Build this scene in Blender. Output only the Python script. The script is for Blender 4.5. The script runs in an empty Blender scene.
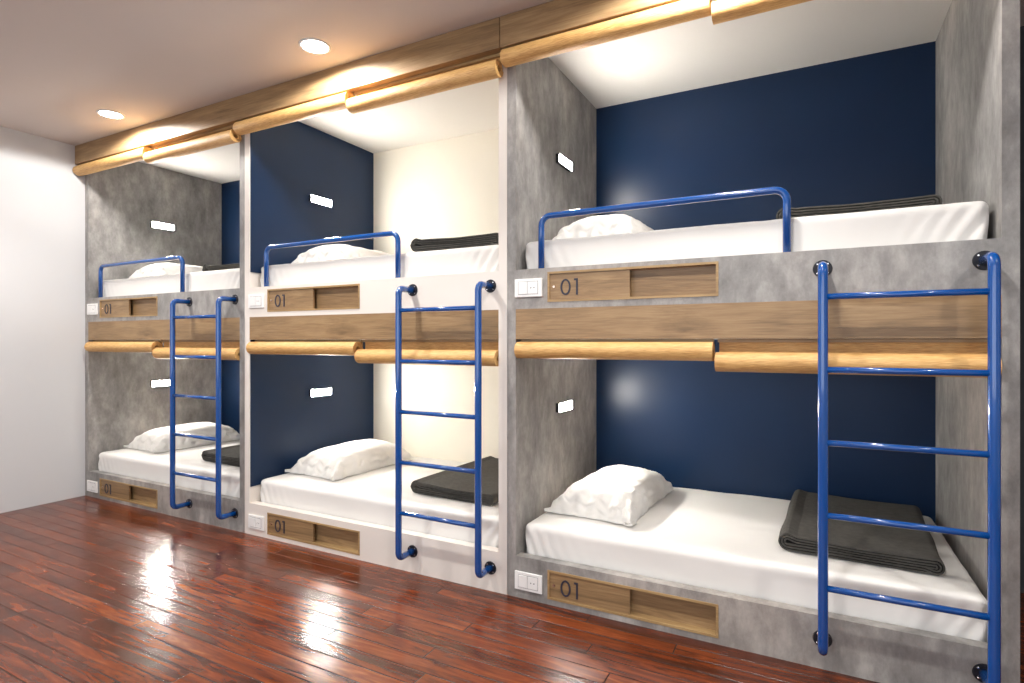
import bpy, bmesh, math, random
from mathutils import Vector, Matrix, noise
random.seed(4)
sc = bpy.context.scene
col = sc.collection
PI = math.pi
W, T, D, H = 2.1, 0.052, 1.266, 3.04        # bunk unit pitch, panel thickness, depth, room height
LOW = -1.5085                                # lower bunk level relative to the upper one

# ------------------------------------------------------------------ helpers
def S(r, g, b):
    f = lambda c: (c/255/12.92) if c/255 <= .04045 else ((c/255+.055)/1.055)**2.4
    return (f(r), f(g), f(b), 1)

def obj(name, bm, mat, parent=None, smooth=False, bevel=0, label=None):
    me = bpy.data.meshes.new(name)
    bmesh.ops.recalc_face_normals(bm, faces=bm.faces[:])
    bm.to_mesh(me); bm.free()
    for m in (mat if isinstance(mat, (list, tuple)) else [mat]): me.materials.append(m)
    if smooth: me.polygons.foreach_set('use_smooth', [True]*len(me.polygons))
    o = bpy.data.objects.new(name, me); col.objects.link(o)
    if parent: o.parent = parent
    if bevel:
        b = o.modifiers.new('bevel', 'BEVEL'); b.width = bevel; b.segments = 2; b.limit_method = 'ANGLE'
        b.harden_normals = False
    if label: o['label'] = label
    return o

def tag(o, label, cat, group=None):
    o['label'] = label; o['category'] = cat
    if group: o['group'] = group
    return o

def struct(o):
    o['kind'] = 'structure'; return o

def thing(name, loc, label, cat, group=None, rz=0):
    o = bpy.data.objects.new(name, None); col.objects.link(o)
    o.location = loc; o.rotation_euler = (0, 0, rz); o.empty_display_size = .05
    return tag(o, label, cat, group)

def copy_tree(o, parent=None):
    c = o.copy(); col.objects.link(c)
    if parent: c.parent = parent
    for ch in list(o.children): copy_tree(ch, c)
    return c

def box(bm, x0, x1, y0, y1, z0, z1):
    vs = [bm.verts.new((x, y, z)) for x in (x0, x1) for y in (y0, y1) for z in (z0, z1)]
    for q in ((0, 1, 3, 2), (4, 6, 7, 5), (0, 4, 5, 1), (2, 3, 7, 6), (0, 2, 6, 4), (1, 5, 7, 3)):
        bm.faces.new([vs[i] for i in q])

def boxo(name, x0, x1, y0, y1, z0, z1, mat, parent=None, bevel=0, label=None):
    bm = bmesh.new(); box(bm, x0, x1, y0, y1, z0, z1)
    return obj(name, bm, mat, parent, bevel=bevel, label=label)

def tube(bm, pts, r, n=16, caps=True):
    pts = [Vector(p) for p in pts]
    t0 = (pts[1]-pts[0]).normalized()
    up = Vector((1, 0, 0)) if abs(t0.x) < .9 else Vector((0, 0, 1))
    a = t0.cross(up).normalized(); rings = []
    for i, p in enumerate(pts):
        t = (pts[min(i+1, len(pts)-1)]-pts[max(i-1, 0)]).normalized()
        a = (a - t*a.dot(t)).normalized(); b = t.cross(a)
        rings.append([bm.verts.new(p + (a*math.cos(2*PI*k/n) + b*math.sin(2*PI*k/n))*r) for k in range(n)])
    for A, B in zip(rings, rings[1:]):
        for k in range(n): bm.faces.new((A[k], A[(k+1) % n], B[(k+1) % n], B[k]))
    if caps: bm.faces.new(rings[0][::-1]); bm.faces.new(rings[-1])

def rounded_path(corners, rad, seg=8):
    c = [Vector(p) for p in corners]; out = [c[0]]
    for i in range(1, len(c)-1):
        d0 = (c[i-1]-c[i]).normalized(); d1 = (c[i+1]-c[i]).normalized()
        p0 = c[i]+d0*rad; p1 = c[i]+d1*rad; ctr = c[i]+(d0+d1)*rad
        for k in range(seg+1):
            th = k/seg*PI/2
            out.append(ctr + (p0-ctr)*math.cos(th) + (p1-ctr)*math.sin(th))
    return out+[c[-1]]

def disc(bm, c, axis, r0, r1, h, n=28):
    """solid of revolution slice: radius r0 at c, r1 at c+axis*h"""
    ax = Vector(axis).normalized(); up = Vector((0, 0, 1)) if abs(ax.z) < .9 else Vector((1, 0, 0))
    a = ax.cross(up).normalized(); b = ax.cross(a); c = Vector(c)
    R0 = [bm.verts.new(c+(a*math.cos(2*PI*k/n)+b*math.sin(2*PI*k/n))*r0) for k in range(n)]
    R1 = [bm.verts.new(c+ax*h+(a*math.cos(2*PI*k/n)+b*math.sin(2*PI*k/n))*r1) for k in range(n)]
    for k in range(n): bm.faces.new((R0[k], R0[(k+1) % n], R1[(k+1) % n], R1[k]))
    bm.faces.new(R0[::-1]); bm.faces.new(R1)

def ribbon(bm, path, th, axis, lo, hi, nseg=1, warp=None):
    """thick ribbon following a 2D path (two coords), extruded along the third axis"""
    L, R = [], []
    n = len(path)
    for i in range(n):
        p = Vector(path[i]); t = (Vector(path[min(i+1, n-1)])-Vector(path[max(i-1, 0)])).normalized()
        nr = Vector((-t.y, t.x))
        L.append(p+nr*th/2); R.append(p-nr*th/2)
    prof = L+R[::-1]; m = len(prof); rings = []
    for k in range(nseg+1):
        e = lo+(hi-lo)*k/nseg
        ring = []
        for q in prof:
            v = Vector((e, q.x, q.y)) if axis == 0 else Vector((q.x, e, q.y))
            if warp: v = warp(v)
            ring.append(bm.verts.new(v))
        rings.append(ring)
    for A, B in zip(rings, rings[1:]):
        for k in range(m): bm.faces.new((A[k], A[(k+1) % m], B[(k+1) % m], B[k]))
    for ring in (rings[0], rings[-1]):
        for i in range(n-1): bm.faces.new((ring[i], ring[i+1], ring[m-2-i], ring[m-1-i]))

# ------------------------------------------------------------------ materials
def new_mat(name):
    m = bpy.data.materials.new(name); m.use_nodes = True
    nt = m.node_tree; b = nt.nodes['Principled BSDF']
    return m, nt, b

def N(nt, t, **kw):
    n = nt.nodes.new(t)
    for k, v in kw.items():
        if k in n.inputs: n.inputs[k].default_value = v
        else: setattr(n, k, v)
    return n

def ramp(nt, src, stops):
    r = nt.nodes.new('ShaderNodeValToRGB'); e = r.color_ramp.elements
    while len(e) < len(stops): e.new(.5)
    for el, (p, c) in zip(e, stops): el.position = p; el.color = c
    nt.links.new(src, r.inputs[0]); return r

def coords(nt, scale=(1, 1, 1), kind='Object'):
    tc = nt.nodes.new('ShaderNodeTexCoord'); mp = nt.nodes.new('ShaderNodeMapping')
    mp.inputs['Scale'].default_value = scale
    nt.links.new(tc.outputs[kind], mp.inputs[0]); return mp.outputs[0]

def bump(nt, b, h, strength, dist=.01):
    bp = N(nt, 'ShaderNodeBump', Strength=strength, Distance=dist)
    nt.links.new(h, bp.inputs['Height']); nt.links.new(bp.outputs[0], b.inputs['Normal']); return bp

def plain(name, c, rough=.5, metal=0, coat=0, nscale=0, namp=.08, bumpy=0, bscale=200):
    m, nt, b = new_mat(name)
    b.inputs['Base Color'].default_value = c; b.inputs['Roughness'].default_value = rough
    b.inputs['Metallic'].default_value = metal; b.inputs['Coat Weight'].default_value = coat
    co = coords(nt)
    if nscale:
        n = N(nt, 'ShaderNodeTexNoise', Scale=nscale, Detail=4.0); nt.links.new(co, n.inputs[0])
        r = ramp(nt, n.outputs[0], [(.3, tuple(x*(1-namp) for x in c[:3])+(1,)), (.7, tuple(min(1, x*(1+namp)) for x in c[:3])+(1,))])
        nt.links.new(r.outputs[0], b.inputs['Base Color'])
    if bumpy:
        n2 = N(nt, 'ShaderNodeTexNoise', Scale=bscale, Detail=3.0); nt.links.new(co, n2.inputs[0])
        bump(nt, b, n2.outputs[0], bumpy, .004)
    return m

def concrete():
    m, nt, b = new_mat('grey_concrete')
    co = coords(nt, (1, 1, .55))
    n1 = N(nt, 'ShaderNodeTexNoise', Scale=2.6, Detail=7.0, Roughness=.62, Distortion=.5); nt.links.new(co, n1.inputs[0])
    n2 = N(nt, 'ShaderNodeTexNoise', Scale=14.0, Detail=6.0, Roughness=.7); nt.links.new(co, n2.inputs[0])
    n3 = N(nt, 'ShaderNodeTexNoise', Scale=1.3, Detail=3.0); nt.links.new(co, n3.inputs[0])
    mx = N(nt, 'ShaderNodeMix', data_type='FLOAT'); mx.inputs[0].default_value = .45
    nt.links.new(n1.outputs[0], mx.inputs[2]); nt.links.new(n2.outputs[0], mx.inputs[3])
    r = ramp(nt, mx.outputs[0], [(.34, S(108, 105, 102)), (.5, S(150, 146, 142)), (.66, S(190, 185, 180))])
    r2 = ramp(nt, n3.outputs[0], [(.4, (.94, .975, 1, 1)), (.62, (1.0, .972, .945, 1))])
    mu = N(nt, 'ShaderNodeMix', data_type='RGBA', blend_type='MULTIPLY'); mu.inputs[0].default_value = .8
    nt.links.new(r.outputs[0], mu.inputs[6]); nt.links.new(r2.outputs[0], mu.inputs[7])
    nt.links.new(mu.outputs[2], b.inputs['Base Color'])
    b.inputs['Roughness'].default_value = .5
    bump(nt, b, n2.outputs[0], .12, .003)
    return m

def wood(name, c0, c1, c2, rough=.42, sc_=1.0):
    m, nt, b = new_mat(name)
    co = coords(nt, (1.1*sc_, 9*sc_, 9*sc_))
    n1 = N(nt, 'ShaderNodeTexNoise', Scale=1.6, Detail=5.0, Roughness=.6, Distortion=1.2); nt.links.new(co, n1.inputs[0])
    co2 = coords(nt, (2.5*sc_, 60*sc_, 60*sc_))
    n2 = N(nt, 'ShaderNodeTexNoise', Scale=2.0, Detail=4.0, Roughness=.65); nt.links.new(co2, n2.inputs[0])
    mx = N(nt, 'ShaderNodeMix', data_type='FLOAT'); mx.inputs[0].default_value = .42
    nt.links.new(n1.outputs[0], mx.inputs[2]); nt.links.new(n2.outputs[0], mx.inputs[3])
    r = ramp(nt, mx.outputs[0], [(.34, c0), (.5, c1), (.66, c2)])
    nt.links.new(r.outputs[0], b.inputs['Base Color']); b.inputs['Roughness'].default_value = rough
    bump(nt, b, n2.outputs[0], .15, .002)
    return m

def bamboo():
    m, nt, b = new_mat('bamboo_slats')
    co = coords(nt, (14, 170, 170))
    n1 = N(nt, 'ShaderNodeTexNoise', Scale=1.5, Detail=3.0, Roughness=.6); nt.links.new(co, n1.inputs[0])
    co2 = coords(nt, (1.2, 12, 12))
    n2 = N(nt, 'ShaderNodeTexNoise', Scale=2.0, Detail=3.0); nt.links.new(co2, n2.inputs[0])
    mx = N(nt, 'ShaderNodeMix', data_type='FLOAT'); mx.inputs[0].default_value = .4
    nt.links.new(n1.outputs[0], mx.inputs[2]); nt.links.new(n2.outputs[0], mx.inputs[3])
    r = ramp(nt, mx.outputs[0], [(.32, S(176, 126, 70)), (.5, S(210, 164, 100)), (.68, S(232, 193, 130))])
    nt.links.new(r.outputs[0], b.inputs['Base Color']); b.inputs['Roughness'].default_value = .5
    bump(nt, b, n1.outputs[0], .7, .003)
    return m

def floor_mat():
    m, nt, b = new_mat('mahogany_planks'); lk = nt.links.new
    tc = nt.nodes.new('ShaderNodeTexCoord'); sp = nt.nodes.new('ShaderNodeSeparateXYZ'); lk(tc.outputs['Object'], sp.inputs[0])
    def M(op, a, c=None, d=None):
        n = N(nt, 'ShaderNodeMath', operation=op)
        for k, v in enumerate((a, c, d)):
            if v is None: continue
            if isinstance(v, (int, float)): n.inputs[k].default_value = v
            else: lk(v, n.inputs[k])
        return n.outputs[0]
    PW, PL = .088, 1.25
    ry = M('DIVIDE', M('ADD', sp.outputs[1], .08), PW); row = M('FLOOR', ry); fy = M('SUBTRACT', ry, row)
    wn = N(nt, 'ShaderNodeTexWhiteNoise', noise_dimensions='1D'); lk(row, wn.inputs['W'])
    rx = M('DIVIDE', M('ADD', sp.outputs[0], M('MULTIPLY', wn.outputs['Value'], 7.0)), PL)
    pl = M('FLOOR', rx); fx = M('SUBTRACT', rx, pl)
    cb = nt.nodes.new('ShaderNodeCombineXYZ'); lk(pl, cb.inputs[0]); lk(row, cb.inputs[1])
    pr = N(nt, 'ShaderNodeTexWhiteNoise', noise_dimensions='2D'); lk(cb.outputs[0], pr.inputs['Vector'])
    dy = M('MULTIPLY', M('MINIMUM', fy, M('SUBTRACT', 1.0, fy)), PW)
    dx = M('MULTIPLY', M('MINIMUM', fx, M('SUBTRACT', 1.0, fx)), PL)
    dd = M('MINIMUM', dx, dy)
    mr = N(nt, 'ShaderNodeMapRange', interpolation_type='SMOOTHSTEP'); lk(dd, mr.inputs[0])
    mr.inputs[1].default_value = .0003; mr.inputs[2].default_value = .0042
    gp = N(nt, 'ShaderNodeMapRange'); lk(dd, gp.inputs[0]); gp.inputs[1].default_value = .001; gp.inputs[2].default_value = .003
    # grain, shifted from plank to plank
    gv = nt.nodes.new('ShaderNodeCombineXYZ')
    lk(M('MULTIPLY_ADD', sp.outputs[0], 1.6, M('MULTIPLY', pr.outputs['Value'], 31.0)), gv.inputs[0])
    lk(M('MULTIPLY', sp.outputs[1], 15.0), gv.inputs[1]); lk(M('MULTIPLY', pr.outputs['Value'], 17.0), gv.inputs[2])
    g1 = N(nt, 'ShaderNodeTexNoise', Scale=1.7, Detail=7.0, Roughness=.66, Distortion=.9); lk(gv.outputs[0], g1.inputs[0])
    tone = M('ADD', M('MULTIPLY', g1.outputs[0], .82), M('MULTIPLY_ADD', pr.outputs['Value'], .13, .025))
    r = ramp(nt, tone, [(.30, S(40, 18, 9)), (.46, S(84, 37, 18)), (.60, S(118, 55, 24)), (.76, S(150, 82, 40))])
    mx = N(nt, 'ShaderNodeMix', data_type='RGBA'); lk(gp.outputs[0], mx.inputs[0])
    mx.inputs[6].default_value = S(24, 9, 6); lk(r.outputs[0], mx.inputs[7])
    lk(mx.outputs[2], b.inputs['Base Color'])
    wv = N(nt, 'ShaderNodeTexNoise', Scale=5.0, Detail=1.5, Roughness=.4); lk(coords(nt, (1.2, 1.4, 1)), wv.inputs[0])
    rg = ramp(nt, wv.outputs[0], [(.3, (.18, .18, .18, 1)), (.7, (.26, .26, .26, 1))]); lk(rg.outputs[0], b.inputs['Roughness'])
    hh = M('ADD', M('MULTIPLY', mr.outputs[0], .0024), M('ADD', M('MULTIPLY', wv.outputs[0], .0026), M('MULTIPLY', g1.outputs[0], .0004)))
    # each plank lies at a slightly different slant
    hh = M('ADD', hh, M('MULTIPLY', M('MULTIPLY', M('SUBTRACT', pr.outputs['Value'], .5), fy), .0016))
    bp = N(nt, 'ShaderNodeBump', Strength=1.0, Distance=1.0); lk(hh, bp.inputs['Height']); lk(bp.outputs[0], b.inputs['Normal'])
    b.inputs['IOR'].default_value = 1.55
    b.inputs['Specular IOR Level'].default_value = .42
    return m

def glow(name, c, s):
    m, nt, b = new_mat(name)
    b.inputs['Base Color'].default_value = (.9, .9, .88, 1)
    b.inputs['Emission Color'].default_value = c; b.inputs['Emission Strength'].default_value = s
    return m

def sheet_mat():
    m, nt, b = new_mat('white_cotton'); co = coords(nt)
    b.inputs['Base Color'].default_value = S(228, 226, 222); b.inputs['Roughness'].default_value = .85
    b.inputs['Sheen Weight'].default_value = .2
    n = N(nt, 'ShaderNodeTexNoise', Scale=7.0, Detail=3.0, Distortion=.6); nt.links.new(co, n.inputs[0])
    bump(nt, b, n.outputs[0], .25, .01)
    return m

def pane_mat():
    m, nt, b = new_mat('window_glass')
    tr = nt.nodes.new('ShaderNodeBsdfTransparent'); gl = N(nt, 'ShaderNodeBsdfGlossy', Roughness=.02)
    mx = N(nt, 'ShaderNodeMixShader'); mx.inputs[0].default_value = .07
    nt.links.new(tr.outputs[0], mx.inputs[1]); nt.links.new(gl.outputs[0], mx.inputs[2])
    nt.links.new(mx.outputs[0], nt.nodes['Material Output'].inputs[0])
    return m

CON = concrete()
WHITE = plain('white_laminate', S(232, 225, 217), .4, nscale=3, namp=.02)
NAVY = plain('navy_paint', S(13, 38, 69), .35, nscale=2.5, namp=.06, bumpy=.06, bscale=120)
NAVY.node_tree.nodes['Principled BSDF'].inputs['Specular IOR Level'].default_value = .3
CREAM = plain('cream_paint', S(240, 234, 220), .5, nscale=2, namp=.02)
OAK = wood('oak_veneer', S(118, 94, 65), S(150, 121, 86), S(173, 144, 105))
OAKD = wood('oak_edge', S(140, 112, 76), S(166, 136, 94), S(186, 156, 110))
BAMB = bamboo()
BLUE = plain('blue_enamel', S(2, 72, 146), .2, coat=.8, nscale=3, namp=.05)
FLANGE = plain('dark_flange', S(14, 17, 28), .5, coat=0, nscale=20, namp=.1)
SCREW = plain('steel_screw', S(225, 225, 225), .25, metal=1, nscale=40, namp=.05)
SHEET = sheet_mat()
FELT = plain('charcoal_felt', S(70, 68, 64), .95, nscale=40, namp=.2, bumpy=.5, bscale=300)
PLATE = plain('white_plastic', S(240, 240, 238), .3, nscale=5, namp=.01)
SEAM = plain('gap_shade_grey', S(150, 150, 152), .5, nscale=20, namp=.02)  # grey that paints in the shade of the switch plate gap
DARK = plain('dark_casing', S(26, 26, 28), .4, nscale=20, namp=.1)
INK = plain('charcoal_lettering', S(46, 46, 62), .5, nscale=20, namp=.1)
BRASS = plain('worn_brass', S(196, 176, 158), .2, metal=1, nscale=60, namp=.1)
WALLW = plain('white_wall_paint', S(206, 207, 209), .75, nscale=2, namp=.012, bumpy=.05, bscale=90)
CEIL = plain('ceiling_paint', S(200, 191, 186), .85, nscale=1.5, namp=.015)
CELLTOP = plain('white_base_lit_ceiling', S(236, 232, 226), .7, nscale=1.5, namp=.012)  # white of the bed bases; on cell tops it paints in brighter ceiling light
DWALL = plain('charcoal_wall_paint', S(52, 54, 58), .7, nscale=2, namp=.05)
LAMPGLOW = glow('reading_lamp_diffuser', (1, .955, .88, 1), 350)
DOWNGLOW = glow('downlight_diffuser', (1, .95, .86, 1), 30)
FLOOR = floor_mat()

# ------------------------------------------------------------------ the room
RX, RY0, RY1 = 9.0, -4.6, 1.31
struct(boxo('floor', -.1, RX+.1, RY0-.1, RY1+.1, -.1, 0, FLOOR))
struct(boxo('ceiling', -.1, RX+.1, RY0-.1, RY1+.1, H, H+.1, CEIL))
struct(boxo('wall_left', -.1, 0, RY0, RY1+.1, 0, H, WALLW))
struct(boxo('wall_back', 0, RX, RY1, RY1+.1, 0, H, DWALL))
struct(boxo('wall_right', RX, RX+.1, RY0, RY1+.1, 0, H, WALLW))
bm = bmesh.new()
wx0, wx1, wz0, wz1 = 1.2, 7.8, .9, 2.6
box(bm, 0, wx0, RY0-.1, RY0, 0, H); box(bm, wx1, RX, RY0-.1, RY0, 0, H)
box(bm, wx0, wx1, RY0-.1, RY0, 0, wz0); box(bm, wx0, wx1, RY0-.1, RY0, wz1, H)
struct(obj('wall_front', bm, WALLW))
bm = bmesh.new()
for k in range(5):
    x = wx0+(wx1-wx0)*k/4
    box(bm, max(wx0, x-.03), min(wx1, x+.03), RY0-.08, RY0-.03, wz0, wz1)
box(bm, wx0, wx1, RY0-.08, RY0-.03, wz0, wz0+.06); box(bm, wx0, wx1, RY0-.08, RY0-.03, wz1-.06, wz1)
win = struct(obj('added_window_1', bm, PLATE))  # window out of view, added to let in soft fill light
boxo('pane', wx0+.01, wx1-.01, RY0-.06, RY0-.054, wz0+.01, wz1-.01, pane_mat(), win)

# ------------------------------------------------------------------ bunk units
def ring_digit(bm, cx, cz, rx, rz, th, y0, y1, n=32):
    V = []
    for y in (y0, y1):
        for (a, c) in ((rx, rz), (rx-th, rz-th)):
            V.append([bm.verts.new((cx+a*math.cos(2*PI*k/n), y, cz+c*math.sin(2*PI*k/n))) for k in range(n)])
    for k in range(n):
        j = (k+1) % n
        bm.faces.new((V[0][k], V[0][j], V[1][j], V[1][k])); bm.faces.new((V[2][k], V[2][j], V[3][j], V[3][k]))
        bm.faces.new((V[0][k], V[0][j], V[2][j], V[2][k])); bm.faces.new((V[1][k], V[1][j], V[3][j], V[3][k]))

NX0, NX1 = .236, 1.068                      # storage niche
def bunk(ux, label, body, lining_l, back):
    u = thing('bunk_bed', (ux, 0, 0), label, 'bunk bed', 'built-in bunk beds along the back wall')
    e = .0008
    boxo('side_panel', e, T, 0, D, 0, H-.002, body, u)
    boxo('side_panel', W-T, W-e, 0, D, 0, H-.002, body, u)
    if lining_l is not None:
        for z0, z1 in ((.33, 1.36), (1.835, H-.0065)):
            boxo('wall_lining', T, T+.006, .006, D, z0, z1, lining_l, u, label='navy blue side lining')
    boxo('back_panel', T, W-T, D, D+.025, .1, H-.002, back, u,
         label='cream back panel' if back is CREAM else 'navy blue back panel')
    boxo('lit_ceiling_sheet', T, W-T, .004, D, H-.006, H-.002, CELLTOP, u, label='white sheet coloured for the brighter-lit ceiling')  # added sheet: same white ceiling, its different lighting put into the colour
    for dz, zb, zt in ((0, 1.519, 1.726), (LOW, 0, .2185)):
        n0, n1 = 1.551+dz, 1.705+dz
        if dz: n0, n1 = .029, .178
        bm = bmesh.new()
        box(bm, T, NX0, 0, .055, zb, zt); box(bm, NX1, W-T, 0, .055, zb, zt)
        box(bm, NX0, NX1, 0, .055, n1, zt); box(bm, NX0, NX1, 0, .055, zb, n0)
        obj('front_board', bm, body, u)
        boxo('bed_base', T, W-T, .055, D, (1.3615 if not dz else 0), (1.665 if not dz else .152), body if dz else CELLTOP, u)
        # niche: frame, sliding door on the left, recessed back
        fr = .011; bm = bmesh.new()
        box(bm, NX0, NX1, -.003, .05, n1-fr, n1); box(bm, NX0, NX1, -.003, .05, n0, n0+fr)
        box(bm, NX0, NX0+fr, -.003, .05, n0+fr, n1-fr); box(bm, NX1-fr, NX1, -.003, .05, n0+fr, n1-fr)
        obj('niche_frame', bm, OAKD, u)
        boxo('niche_back', NX0+fr, NX1-fr, .042, .05, n0+fr, n1-fr, OAK, u)
        d = boxo('sliding_door', NX0+fr, .664, .004, .018, n0+fr+.001, n1-fr-.001, OAK, u)
        zc = (n0+n1)/2-.004
        bm = bmesh.new()
        ring_digit(bm, .334, zc, .0275, .041, .0085, .0005, .006)
        box(bm, .391, .4, .0005, .006, zc-.041, zc+.041)
        box(bm, .38, .391, .0005, .006, zc+.0315, zc+.041)
        obj('number', bm, INK, d, label='dark numerals reading 01')
        bm = bmesh.new(); disc(bm, (.27, .005, zc+.004), (0, -1, 0), .0085, .0065, .005)
        obj('finger_pull', bm, BRASS, d)
    boxo('wood_rail', T, W-T, 0, .03, 1.3612, 1.519, OAK, u, label='oak board under the upper bed')
    bm = bmesh.new()
    tube(bm, rounded_path([(.187, .03, 1.71), (.187, .03, 2.0), (1.341, .03, 2.0), (1.341, .03, 1.71)], .05), .0165)
    obj('guard_rail', bm, BLUE, u, smooth=True, label='blue tubular guard rail')
    return u

bunk(0, 'grey concrete-finish bunk bed unit in the corner against the white left wall', CON, None, NAVY)
bunk(W, 'white bunk bed unit with a navy left side and cream back, middle of the row', WHITE, NAVY, CREAM)
bunk(2*W, 'grey concrete-finish bunk bed unit with a wide navy back, nearest the camera', CON, None, NAVY)

UN = ['in the far grey bunk by the white wall', 'in the white middle bunk', 'in the nearest grey bunk']

# ------------------------------------------------------------------ pelmet boards under the ceiling
def pelmet(x0, x1, label):
    o = boxo('pelmet_board', 0, x1-x0, -.08, -.002, 0, H-.002-2.877, OAK, bevel=.002)
    o.location = (x0, 0, 2.877)
    return tag(o, label, 'pelmet', 'oak pelmet boards along the ceiling')
pelmet(.001, 2*W-.003, 'long oak pelmet board over the far grey and white middle bunks')
pelmet(2*W+.001, 3*W, 'oak pelmet board over the nearest grey bunk')

# ------------------------------------------------------------------ ladders
def make_ladder():
    t = thing('ladder', (0, 0, 0), '', 'ladder', 'blue bunk ladders')
    for x in (1.474, 1.998):
        bm = bmesh.new()
        tube(bm, rounded_path([(x, -.0065, 1.648), (x, -.128, 1.648), (x, -.128, .125), (x, -.0065, .125)], .034), .0185)
        st = obj('stile', bm, BLUE, t, smooth=True)
        for z in (1.648, .125):
            bm = bmesh.new(); disc(bm, (x, -.0002, z), (0, -1, 0), .036, .034, .006)
            obj('flange', bm, FLANGE, st, label='dark round wall flange')
            for k in range(4):
                a = PI/4+k*PI/2; bm = bmesh.new()
                disc(bm, (x+.0265*math.cos(a), -.006, z+.0265*math.sin(a)), (0, -1, 0), .0042, .003, .0015, 10)
                obj('screw', bm, SCREW, st)
    for z in (1.524, 1.238, .953, .669, .384):
        bm = bmesh.new(); tube(bm, [(1.473, -.128, z), (1.73, -.128, z), (1.998, -.128, z)], .0125)
        obj('rung', bm, BLUE, t, smooth=True)
    return t
lad = make_ladder()
for i, lb in enumerate(['blue tubular ladder bolted to the far grey bunk by the left wall',
                        'blue tubular ladder bolted to the white middle bunk',
                        'large blue tubular ladder bolted to the nearest grey bunk, rightmost of the three']):
    o = lad if i == 0 else copy_tree(lad)
    o.location = (i*W, 0, 0); o['label'] = lb

# ------------------------------------------------------------------ mattresses
def make_mattress():
    x0, x1, y0, y1, h, r = .066, 2.031, .064, 1.25, .222, .034
    bm = bmesh.new()
    nx, ny, nz = 150, 60, 22
    def face(nu, nv, f):
        g = [[bm.verts.new(f(a/nu, b/nv)) for b in range(nv+1)] for a in range(nu+1)]
        for a in range(nu):
            for b in range(nv): bm.faces.new((g[a][b], g[a+1][b], g[a+1][b+1], g[a][b+1]))
    lx, ly = x1-x0, y1-y0
    face(nx, ny, lambda a, b: (x0+lx*a, y0+ly*b, h)); face(nx, ny, lambda a, b: (x0+lx*a, y0+ly*b, 0))
    face(nx, nz, lambda a, b: (x0+lx*a, y0, h*b)); face(nx, nz, lambda a, b: (x0+lx*a, y1, h*b))
    face(ny, nz, lambda a, b: (x0, y0+ly*a, h*b)); face(ny, nz, lambda a, b: (x1, y0+ly*a, h*b))
    bmesh.ops.remove_doubles(bm, verts=bm.verts[:], dist=1e-5)
    for v in bm.verts:
        p = v.co.copy()
        rz = .03 if p.z < h/2 else r
        q = Vector((min(max(p.x, x0+r), x1-r), min(max(p.y, y0+r), y1-r), min(max(p.z, .012), h-r)))
        d = p-q
        if d.length > 1e-6:
            dirn = d.normalized()
            # keep the footprint nearly square, round the upper edge
            rad = r if p.z > .012 else max(d.length*.8, .012)
            p = q+dirn*min(d.length, rad)
            if q.z <= .012 and p.z < .012: p.z = max(0, p.z)
        s = p.copy()
        # soft top
        top = max(0, min(1, (p.z-.15)/.06))
        p.z += top*(.0035*noise.noise(Vector((s.x*4, s.y*4, 1.3))) + .0015*noise.noise(Vector((s.x*14, s.y*11, 4))))
        depth = max(0, h-s.z)
        frontw = max(0, 1-max(0, s.y-y0)/.06)
        for xe, sg in ((x0, 1), (x1, -1)):
            t = sg*(s.x-xe)
            fall = math.exp(-max(0, t-.02)/.11)
            ph = t-depth*.55
            fold = math.sin(ph*95+2.2*noise.noise(Vector((s.x*5, s.z*6, 2))))
            fold = fold*abs(fold)**.3
            p.y -= frontw*fall*min(1, depth/.05)*.0075*fold
            p.x += -sg*max(0, 1-t/.03)*min(1, depth/.06)*.004*math.sin(s.y*38+s.z*20)
        p.y += frontw*.004*noise.noise(Vector((s.x*3, 0, s.z*5)))
        v.co = p
    return tag(obj('mattress', bm, SHEET, smooth=True), '', 'mattress', 'white sheeted mattresses')
mat0 = make_mattress()
for i in range(3):
    for k, z in enumerate((.152, 1.665)):
        o = mat0 if (i, k) == (0, 0) else mat0.copy()
        if o is not mat0: col.objects.link(o)
        o.location = (i*W, 0, z)
        o['label'] = 'white sheeted mattress on the %s bed %s' % (('lower', 'upper')[k], UN[i])

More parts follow.
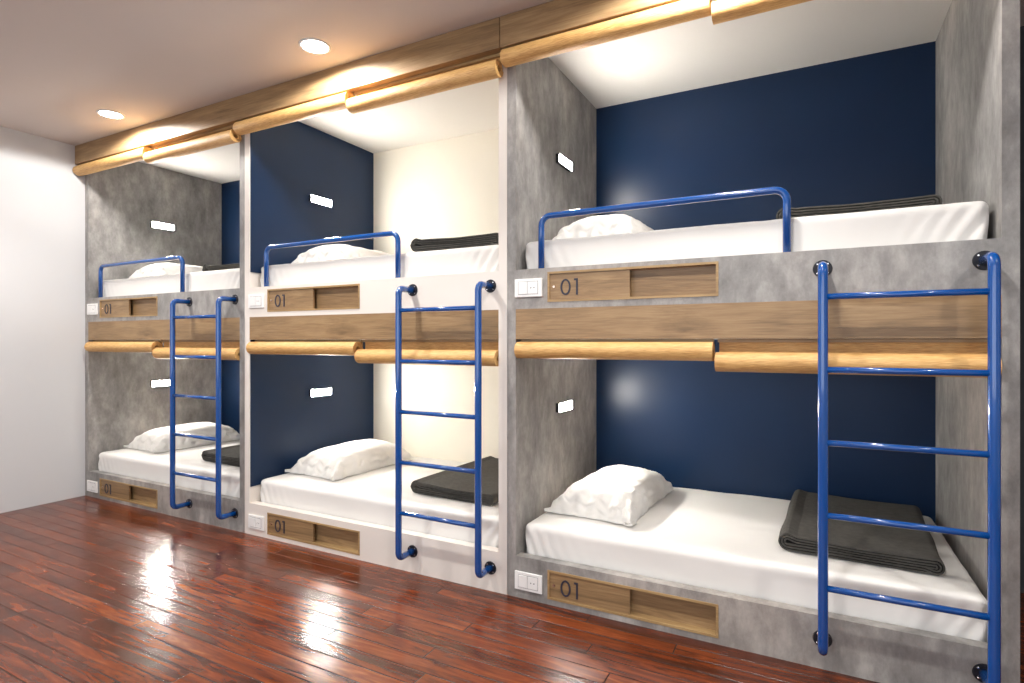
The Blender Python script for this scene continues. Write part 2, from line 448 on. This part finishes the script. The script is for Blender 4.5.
# ------------------------------------------------------------------ pillows
def make_pillow():
    bm = bmesh.new(); n = 90; a, b, hh = .256, .418, .170
    def shape(u, v):
        hu = (1-abs(u)**(2.3 if u < 0 else 5))**(.72 if u < 0 else .62)*(1-.05*max(0, u))
        return hu*(1-abs(v)**4.5)**.62
    T_, B_ = [], []
    for i in range(n+1):
        rt, rb = [], []
        for j in range(n+1):
            u = math.sin((i/n-.5)*PI*.94)/math.sin(.5*PI*.94); v = math.sin((j/n-.5)*PI*.94)/math.sin(.5*PI*.94)
            e2 = max(abs(u), abs(v)); rim = max(0, (e2-.72)/.28)
            # seams draw in between the corners and pucker
            x = a*u*(1-.10*(1-v*v)*abs(u)**3+.012*rim*math.sin(v*31+2)); y = b*v*(1-.075*(1-u*u)*abs(v)**3+.010*rim*math.sin(u*23))
            s = shape(u, v); edge = 1-s
            P = Vector((x*8, y*7, 3.1))
            wr = .013*noise.noise(P)*min(1, 4*s)*(.35+edge)
            rdg = 1-abs(noise.noise(Vector((x*13, y*9, 6.2))+Vector((1, 1, 0))*1.6*noise.noise(P)))*2
            wr += .015*(rdg**3 if rdg > 0 else 0)*min(1, 5*s)*(.12+.9*min(1, edge*1.6))
            t = (y*52 if abs(u) > abs(v) else x*52)+3.5*noise.noise(Vector((x*9, y*9, 0)))
            wr += math.sin(t)*.011*rim*min(1, 6*s)
            sw = .010*min(1, 4*s)*min(1, edge*1.4)
            x += sw*noise.noise(Vector((x*10, y*15, s*5+1)))*2; y += sw*noise.noise(Vector((x*15, y*10, s*5+8)))*2
            z = .013+hh*s*(1+.06*noise.noise(Vector((x*4, y*4, 7))))+wr
            if i in (0, n) or j in (0, n):
                c = .018*max(0, abs(u*v)-.55)/.45
                vt = bm.verts.new((x, y, .005+c+.006*(1+math.sin(x*55+y*40))*.5)); rt.append(vt); rb.append(vt)
            else:
                rt.append(bm.verts.new((x, y, max(.008, z)))); rb.append(bm.verts.new((x, y, max(.0015, .008-.03*s))))
        T_.append(rt); B_.append(rb)
    for i in range(n):
        for j in range(n):
            bm.faces.new((T_[i][j], T_[i+1][j], T_[i+1][j+1], T_[i][j+1]))
            q = [B_[i][j], B_[i][j+1], B_[i+1][j+1], B_[i+1][j]]
            if len(set(q) & {T_[i][j], T_[i+1][j], T_[i+1][j+1], T_[i][j+1]}) < 4: bm.faces.new(q)
    return tag(obj('pillow', bm, SHEET, smooth=True), '', 'pillow', 'white pillows')
pil0 = make_pillow()
for i in range(3):
    for k, z in enumerate((.3775, 1.8905)):
        o = pil0 if (i, k) == (0, 0) else pil0.copy()
        if o is not pil0: col.objects.link(o)
        o.location = (i*W+.372, .672, z); o.rotation_euler = (0, 0, -.045)
        o['label'] = 'white pillow on the %s bed %s' % (('lower', 'upper')[k], UN[i])

# ------------------------------------------------------------------ blankets
def make_blanket():
    pitch, L = .0118, .625; rmax = 3*pitch
    xl, xr = rmax, L-rmax
    path = []
    def arc(cx, cz, r, a0, a1, n=10):
        for k in range(n+1):
            a = a0+(a1-a0)*k/n; path.append((cx+r*math.cos(a), cz+r*math.sin(a)))
    # flat spiral, from the middle outwards
    zc = 0; path.append((xl+.04, -pitch/2))
    for k in range(10): path.append((xl+.04+(xr-xl-.04)*(k+1)/11, -pitch/2))
    for lv in range(1, 6):
        r = lv*pitch/2
        if lv % 2: arc(xr, 0, r, -PI/2, PI/2); a, b = xr, xl
        else: arc(xl, pitch/2, r, PI/2, 3*PI/2); a, b = xl, xr
        z = path[-1][1]
        if lv == 5: b = xl+.0
        for k in range(1, 14): path.append((a+(b-a)*k/14, z))
    arc(xl, pitch/2, 3*pitch, PI/2, 3*PI/2)
    z = path[-1][1]
    for k in range(1, 15): path.append((xl+(xr+.01-xl)*k/14, z))
    zmin = min(p[1] for p in path)
    path = [(x, zz-zmin+.0043) for x, zz in path]
    def warp(v):
        lift = .0035*math.sin(v.x*9+1)+.003*noise.noise(Vector((v.x*5, v.y*3, 0)))
        f = min(1, max(0, v.z-.006)/.05)
        return Vector((v.x+.006*noise.noise(Vector((v.y*4, v.z*20, 9))), v.y+.006*noise.noise(Vector((v.x*2, v.z*110, 5))), v.z+lift*f))
    bm = bmesh.new()
    ribbon(bm, path, .0072, 1, 0, .9, 18, warp)
    return tag(obj('blanket', bm, FELT, smooth=False), '', 'blanket', 'folded charcoal blankets')
bl0 = make_blanket()
bx = [(1.23, 1.24), (1.26, 1.375), (1.30, 1.29)]
for i in range(3):
    for k, z in enumerate((.379, 1.892)):
        o = bl0 if (i, k) == (0, 0) else bl0.copy()
        if o is not bl0: col.objects.link(o)
        front = (i, k) == (1, 1)
        o.location = (i*W+bx[i][k], .112 if front else .262, z); o.rotation_euler = (0, 0, 0 if front else -.04)
        o['label'] = 'folded charcoal blanket on the %s bed %s' % (('lower', 'upper')[k], UN[i])

# ------------------------------------------------------------------ rolled bamboo blinds
def make_blind(hang, wd):
    t = thing('bamboo_blind', (0, 0, 0), '', 'blind', 'rolled bamboo blinds')
    R, th = .0485, .006; path = []
    turns = 4; n = 34*turns
    # spiral, ending at the back of the roll, then straight up
    for k in range(n+1):
        a = -2*PI*turns*(1-k/n)
        r = .0165+(R-th/2-.0165)*(k/n)
        c, s = math.cos(a), math.sin(a)
        g = 1-.10*max(0, -s*.7-c*.0)*max(0, -s)            # the slats settle a little flat underneath
        path.append((r*c, r*s*g))
    bm = bmesh.new(); ribbon(bm, path, th, 0, 0, wd, 1)
    obj('roll', bm, BAMB, t, smooth=False)
    # the hanging slats run from the back of the roll to the headrail
    bm = bmesh.new(); box(bm, .008, wd-.008, R-th, R, .004, hang)
    obj('hanging_slats', bm, BAMB, t)
    bm = bmesh.new(); box(bm, .004, wd-.004, R-.024, R+.002, hang-.016, hang-.0008)
    obj('headrail', bm, OAKD, t)
    return t
protos = {}
for i in range(3):
    for lv in (0, 1):                       # 0: upper beds (under the pelmet), 1: lower beds
        for sd in (0, 1):
            if lv == 0:
                zc = 2.8265 if sd == 0 else 2.783; top = 2.877; yc = -.0575; x = .014 if sd == 0 else 1.052; wd = 1.03
            else:
                zc = 1.304 if sd == 0 else 1.258; top = 1.3608; yc = .010; x = .0605 if sd == 0 else 1.056; wd = .985
            lb = '%s rolled bamboo blind %s of the %s' % (('left', 'lower-hanging right')[sd],
                 ('under the ceiling pelmet', 'at the lower opening')[lv], ('far grey bunk', 'white bunk', 'nearest grey bunk')[i])
            o = make_blind(top-zc, wd) if (lv, sd) not in protos else copy_tree(protos[lv, sd])
            protos.setdefault((lv, sd), o)
            o.location = (i*W+x, yc, zc); o['label'] = lb

# ------------------------------------------------------------------ reading lamps
def make_lamp():
    t = thing('reading_lamp', (0, 0, 0), '', 'reading lamp', 'bar reading lamps')
    bm = bmesh.new(); a0, a1, h1 = -.0025, .2105, .0275
    box(bm, .0002, .0195, a0, a1, -h1, h1)
    box(bm, .0195, .0235, a0, a1, h1-.0018, h1); box(bm, .0195, .0235, a0, a1, -h1, -h1+.0018)
    box(bm, .0195, .0235, a0, a0+.0025, -h1, h1); box(bm, .0195, .0235, a1-.0018, a1, -h1, h1)
    obj('casing', bm, DARK, t)
    boxo('diffuser', .0197, .0228, a0+.0026, a1-.0019, -h1+.0019, h1-.0019, LAMPGLOW, t, label='glowing white bar diffuser')
    return t
lamp0 = make_lamp()
for i in range(3):
    for k, z in enumerate((.944, 2.466)):
        o = lamp0 if (i, k) == (0, 0) else copy_tree(lamp0)
        o.location = (i*W+T+(.0062 if i == 1 else 0), .53, z)
        o['label'] = 'glowing bar lamp above the %s pillow %s' % (('lower', 'upper')[k], UN[i])

# ------------------------------------------------------------------ switch and socket plates
def make_plate():
    t = thing('switch_plate', (0, 0, 0), '', 'switch', 'white switch plates on the bunk fronts')
    boxo('plate', 0, .158, -.011, -.0002, 0, .095, PLATE, t, bevel=.003)
    boxo('inset', .0215, .1365, -.0114, -.011, .0135, .0815, SEAM, t, label='grey inset coloured as gap shade')  # colour stands in for shade in the gap around the rockers
    boxo('rocker', .024, .0745, -.0145, -.011, .016, .079, PLATE, t, bevel=.0015)
    s = boxo('socket', .0765, .134, -.0125, -.011, .016, .079, PLATE, t, bevel=.001)
    bm = bmesh.new()
    for dx in (-.009, .009): disc(bm, (.105+dx, -.0124, .047), (0, -1, 0), .003, .003, .0005, 10)
    obj('socket_hole', bm, DARK, s)
    return t
pl0 = make_plate()
for i in range(3):
    for k, z in enumerate((.048, 1.58)):
        o = pl0 if (i, k) == (0, 0) else copy_tree(pl0)
        o.location = (i*W+.05, 0, z)
        o['label'] = 'white switch and socket plate on the %s front board of %s' % (('lower', 'upper')[k], ('the far grey bunk', 'the white bunk', 'the nearest grey bunk')[i])

# ------------------------------------------------------------------ ceiling downlights
def make_down():
    t = thing('downlight', (0, 0, 0), '', 'ceiling light', 'round recessed downlights')
    bm = bmesh.new(); n = 40; prof = [(.088, 0), (.086, -.005), (.076, -.006), (.072, -.002), (.072, 0)]
    rings = [[bm.verts.new((r*math.cos(2*PI*k/n), r*math.sin(2*PI*k/n), z-.0005)) for k in range(n)] for r, z in prof]
    for A, B in zip(rings, rings[1:]+rings[:1]):
        for k in range(n): bm.faces.new((A[k], A[(k+1) % n], B[(k+1) % n], B[k]))
    obj('trim_ring', bm, PLATE, t, smooth=True)
    bm = bmesh.new(); disc(bm, (0, 0, -.0015), (0, 0, -1), .0715, .0715, .0015, 40)
    obj('diffuser', bm, DOWNGLOW, t)
    return t
dn0 = make_down()
def spot(name, loc, w, size=2.0, blend=.45, rad=.06, c=(1, .965, .92)):
    l = bpy.data.lights.new(name, 'SPOT'); l.energy = w; l.spot_size = size; l.spot_blend = blend
    l.shadow_soft_size = rad; l.color = c
    o = bpy.data.objects.new(name, l); o.location = loc; col.objects.link(o); return o
dl = [((1.02, -.313), 'recessed downlight in the ceiling nearest the white left wall'),
      ((3.118, -.311), 'recessed downlight in the ceiling in front of the white bunk'),
      ((5.216, -.311), 'recessed downlight in the ceiling in front of the nearest grey bunk')]
for k, wh in enumerate(('far grey bunk', 'white bunk', 'nearest grey bunk', 'bare dark wall')):
    dl.append(((1.02+2.1*k, -1.5), 'recessed downlight further out in the room, facing the '+wh))
for k, ((x, y), lb) in enumerate(dl):
    o = dn0 if k == 0 else copy_tree(dn0)
    o.location = (x, y, H); o['label'] = lb
    spot('downlight_beam', (x, y, H-.02), 70 if k < 3 else 120, 2.95 if k < 3 else 2.3, .12 if k < 3 else .5)

# ------------------------------------------------------------------ sky, added window fill, camera
w = bpy.data.worlds.new('World'); sc.world = w; w.use_nodes = True
w.node_tree.nodes['Background'].inputs[0].default_value = (.75, .86, 1, 1)
w.node_tree.nodes['Background'].inputs[1].default_value = .8
a = bpy.data.lights.new('added_window_fill', 'AREA'); a.shape = 'RECTANGLE'; a.size = wx1-wx0-.1; a.size_y = wz1-wz0-.1  # added area lamp, daylight fill at the unseen window
a.energy = 70; a.color = (.95, .97, 1)
ao = bpy.data.objects.new('added_window_fill', a); ao.location = ((wx0+wx1)/2, RY0-.12, (wz0+wz1)/2)
ao.rotation_euler = (PI/2, 0, 0); col.objects.link(ao)

cam = bpy.data.cameras.new('camera'); co = bpy.data.objects.new('camera', cam); col.objects.link(co)
cam.sensor_width = 36; cam.lens = 569.77/1024*36; cam.clip_start = .05
co.location = (5.6384, -2.6698, 1.3485); co.rotation_euler = (PI/2, 0, .4856)
sc.camera = co
sc.view_settings.view_transform = 'Standard'; sc.view_settings.look = 'None'
sc.view_settings.gamma = 1; sc.view_settings.use_curve_mapping = False
sc.view_settings.exposure = .25
sc.cycles.max_bounces = 10; sc.cycles.diffuse_bounces = 6
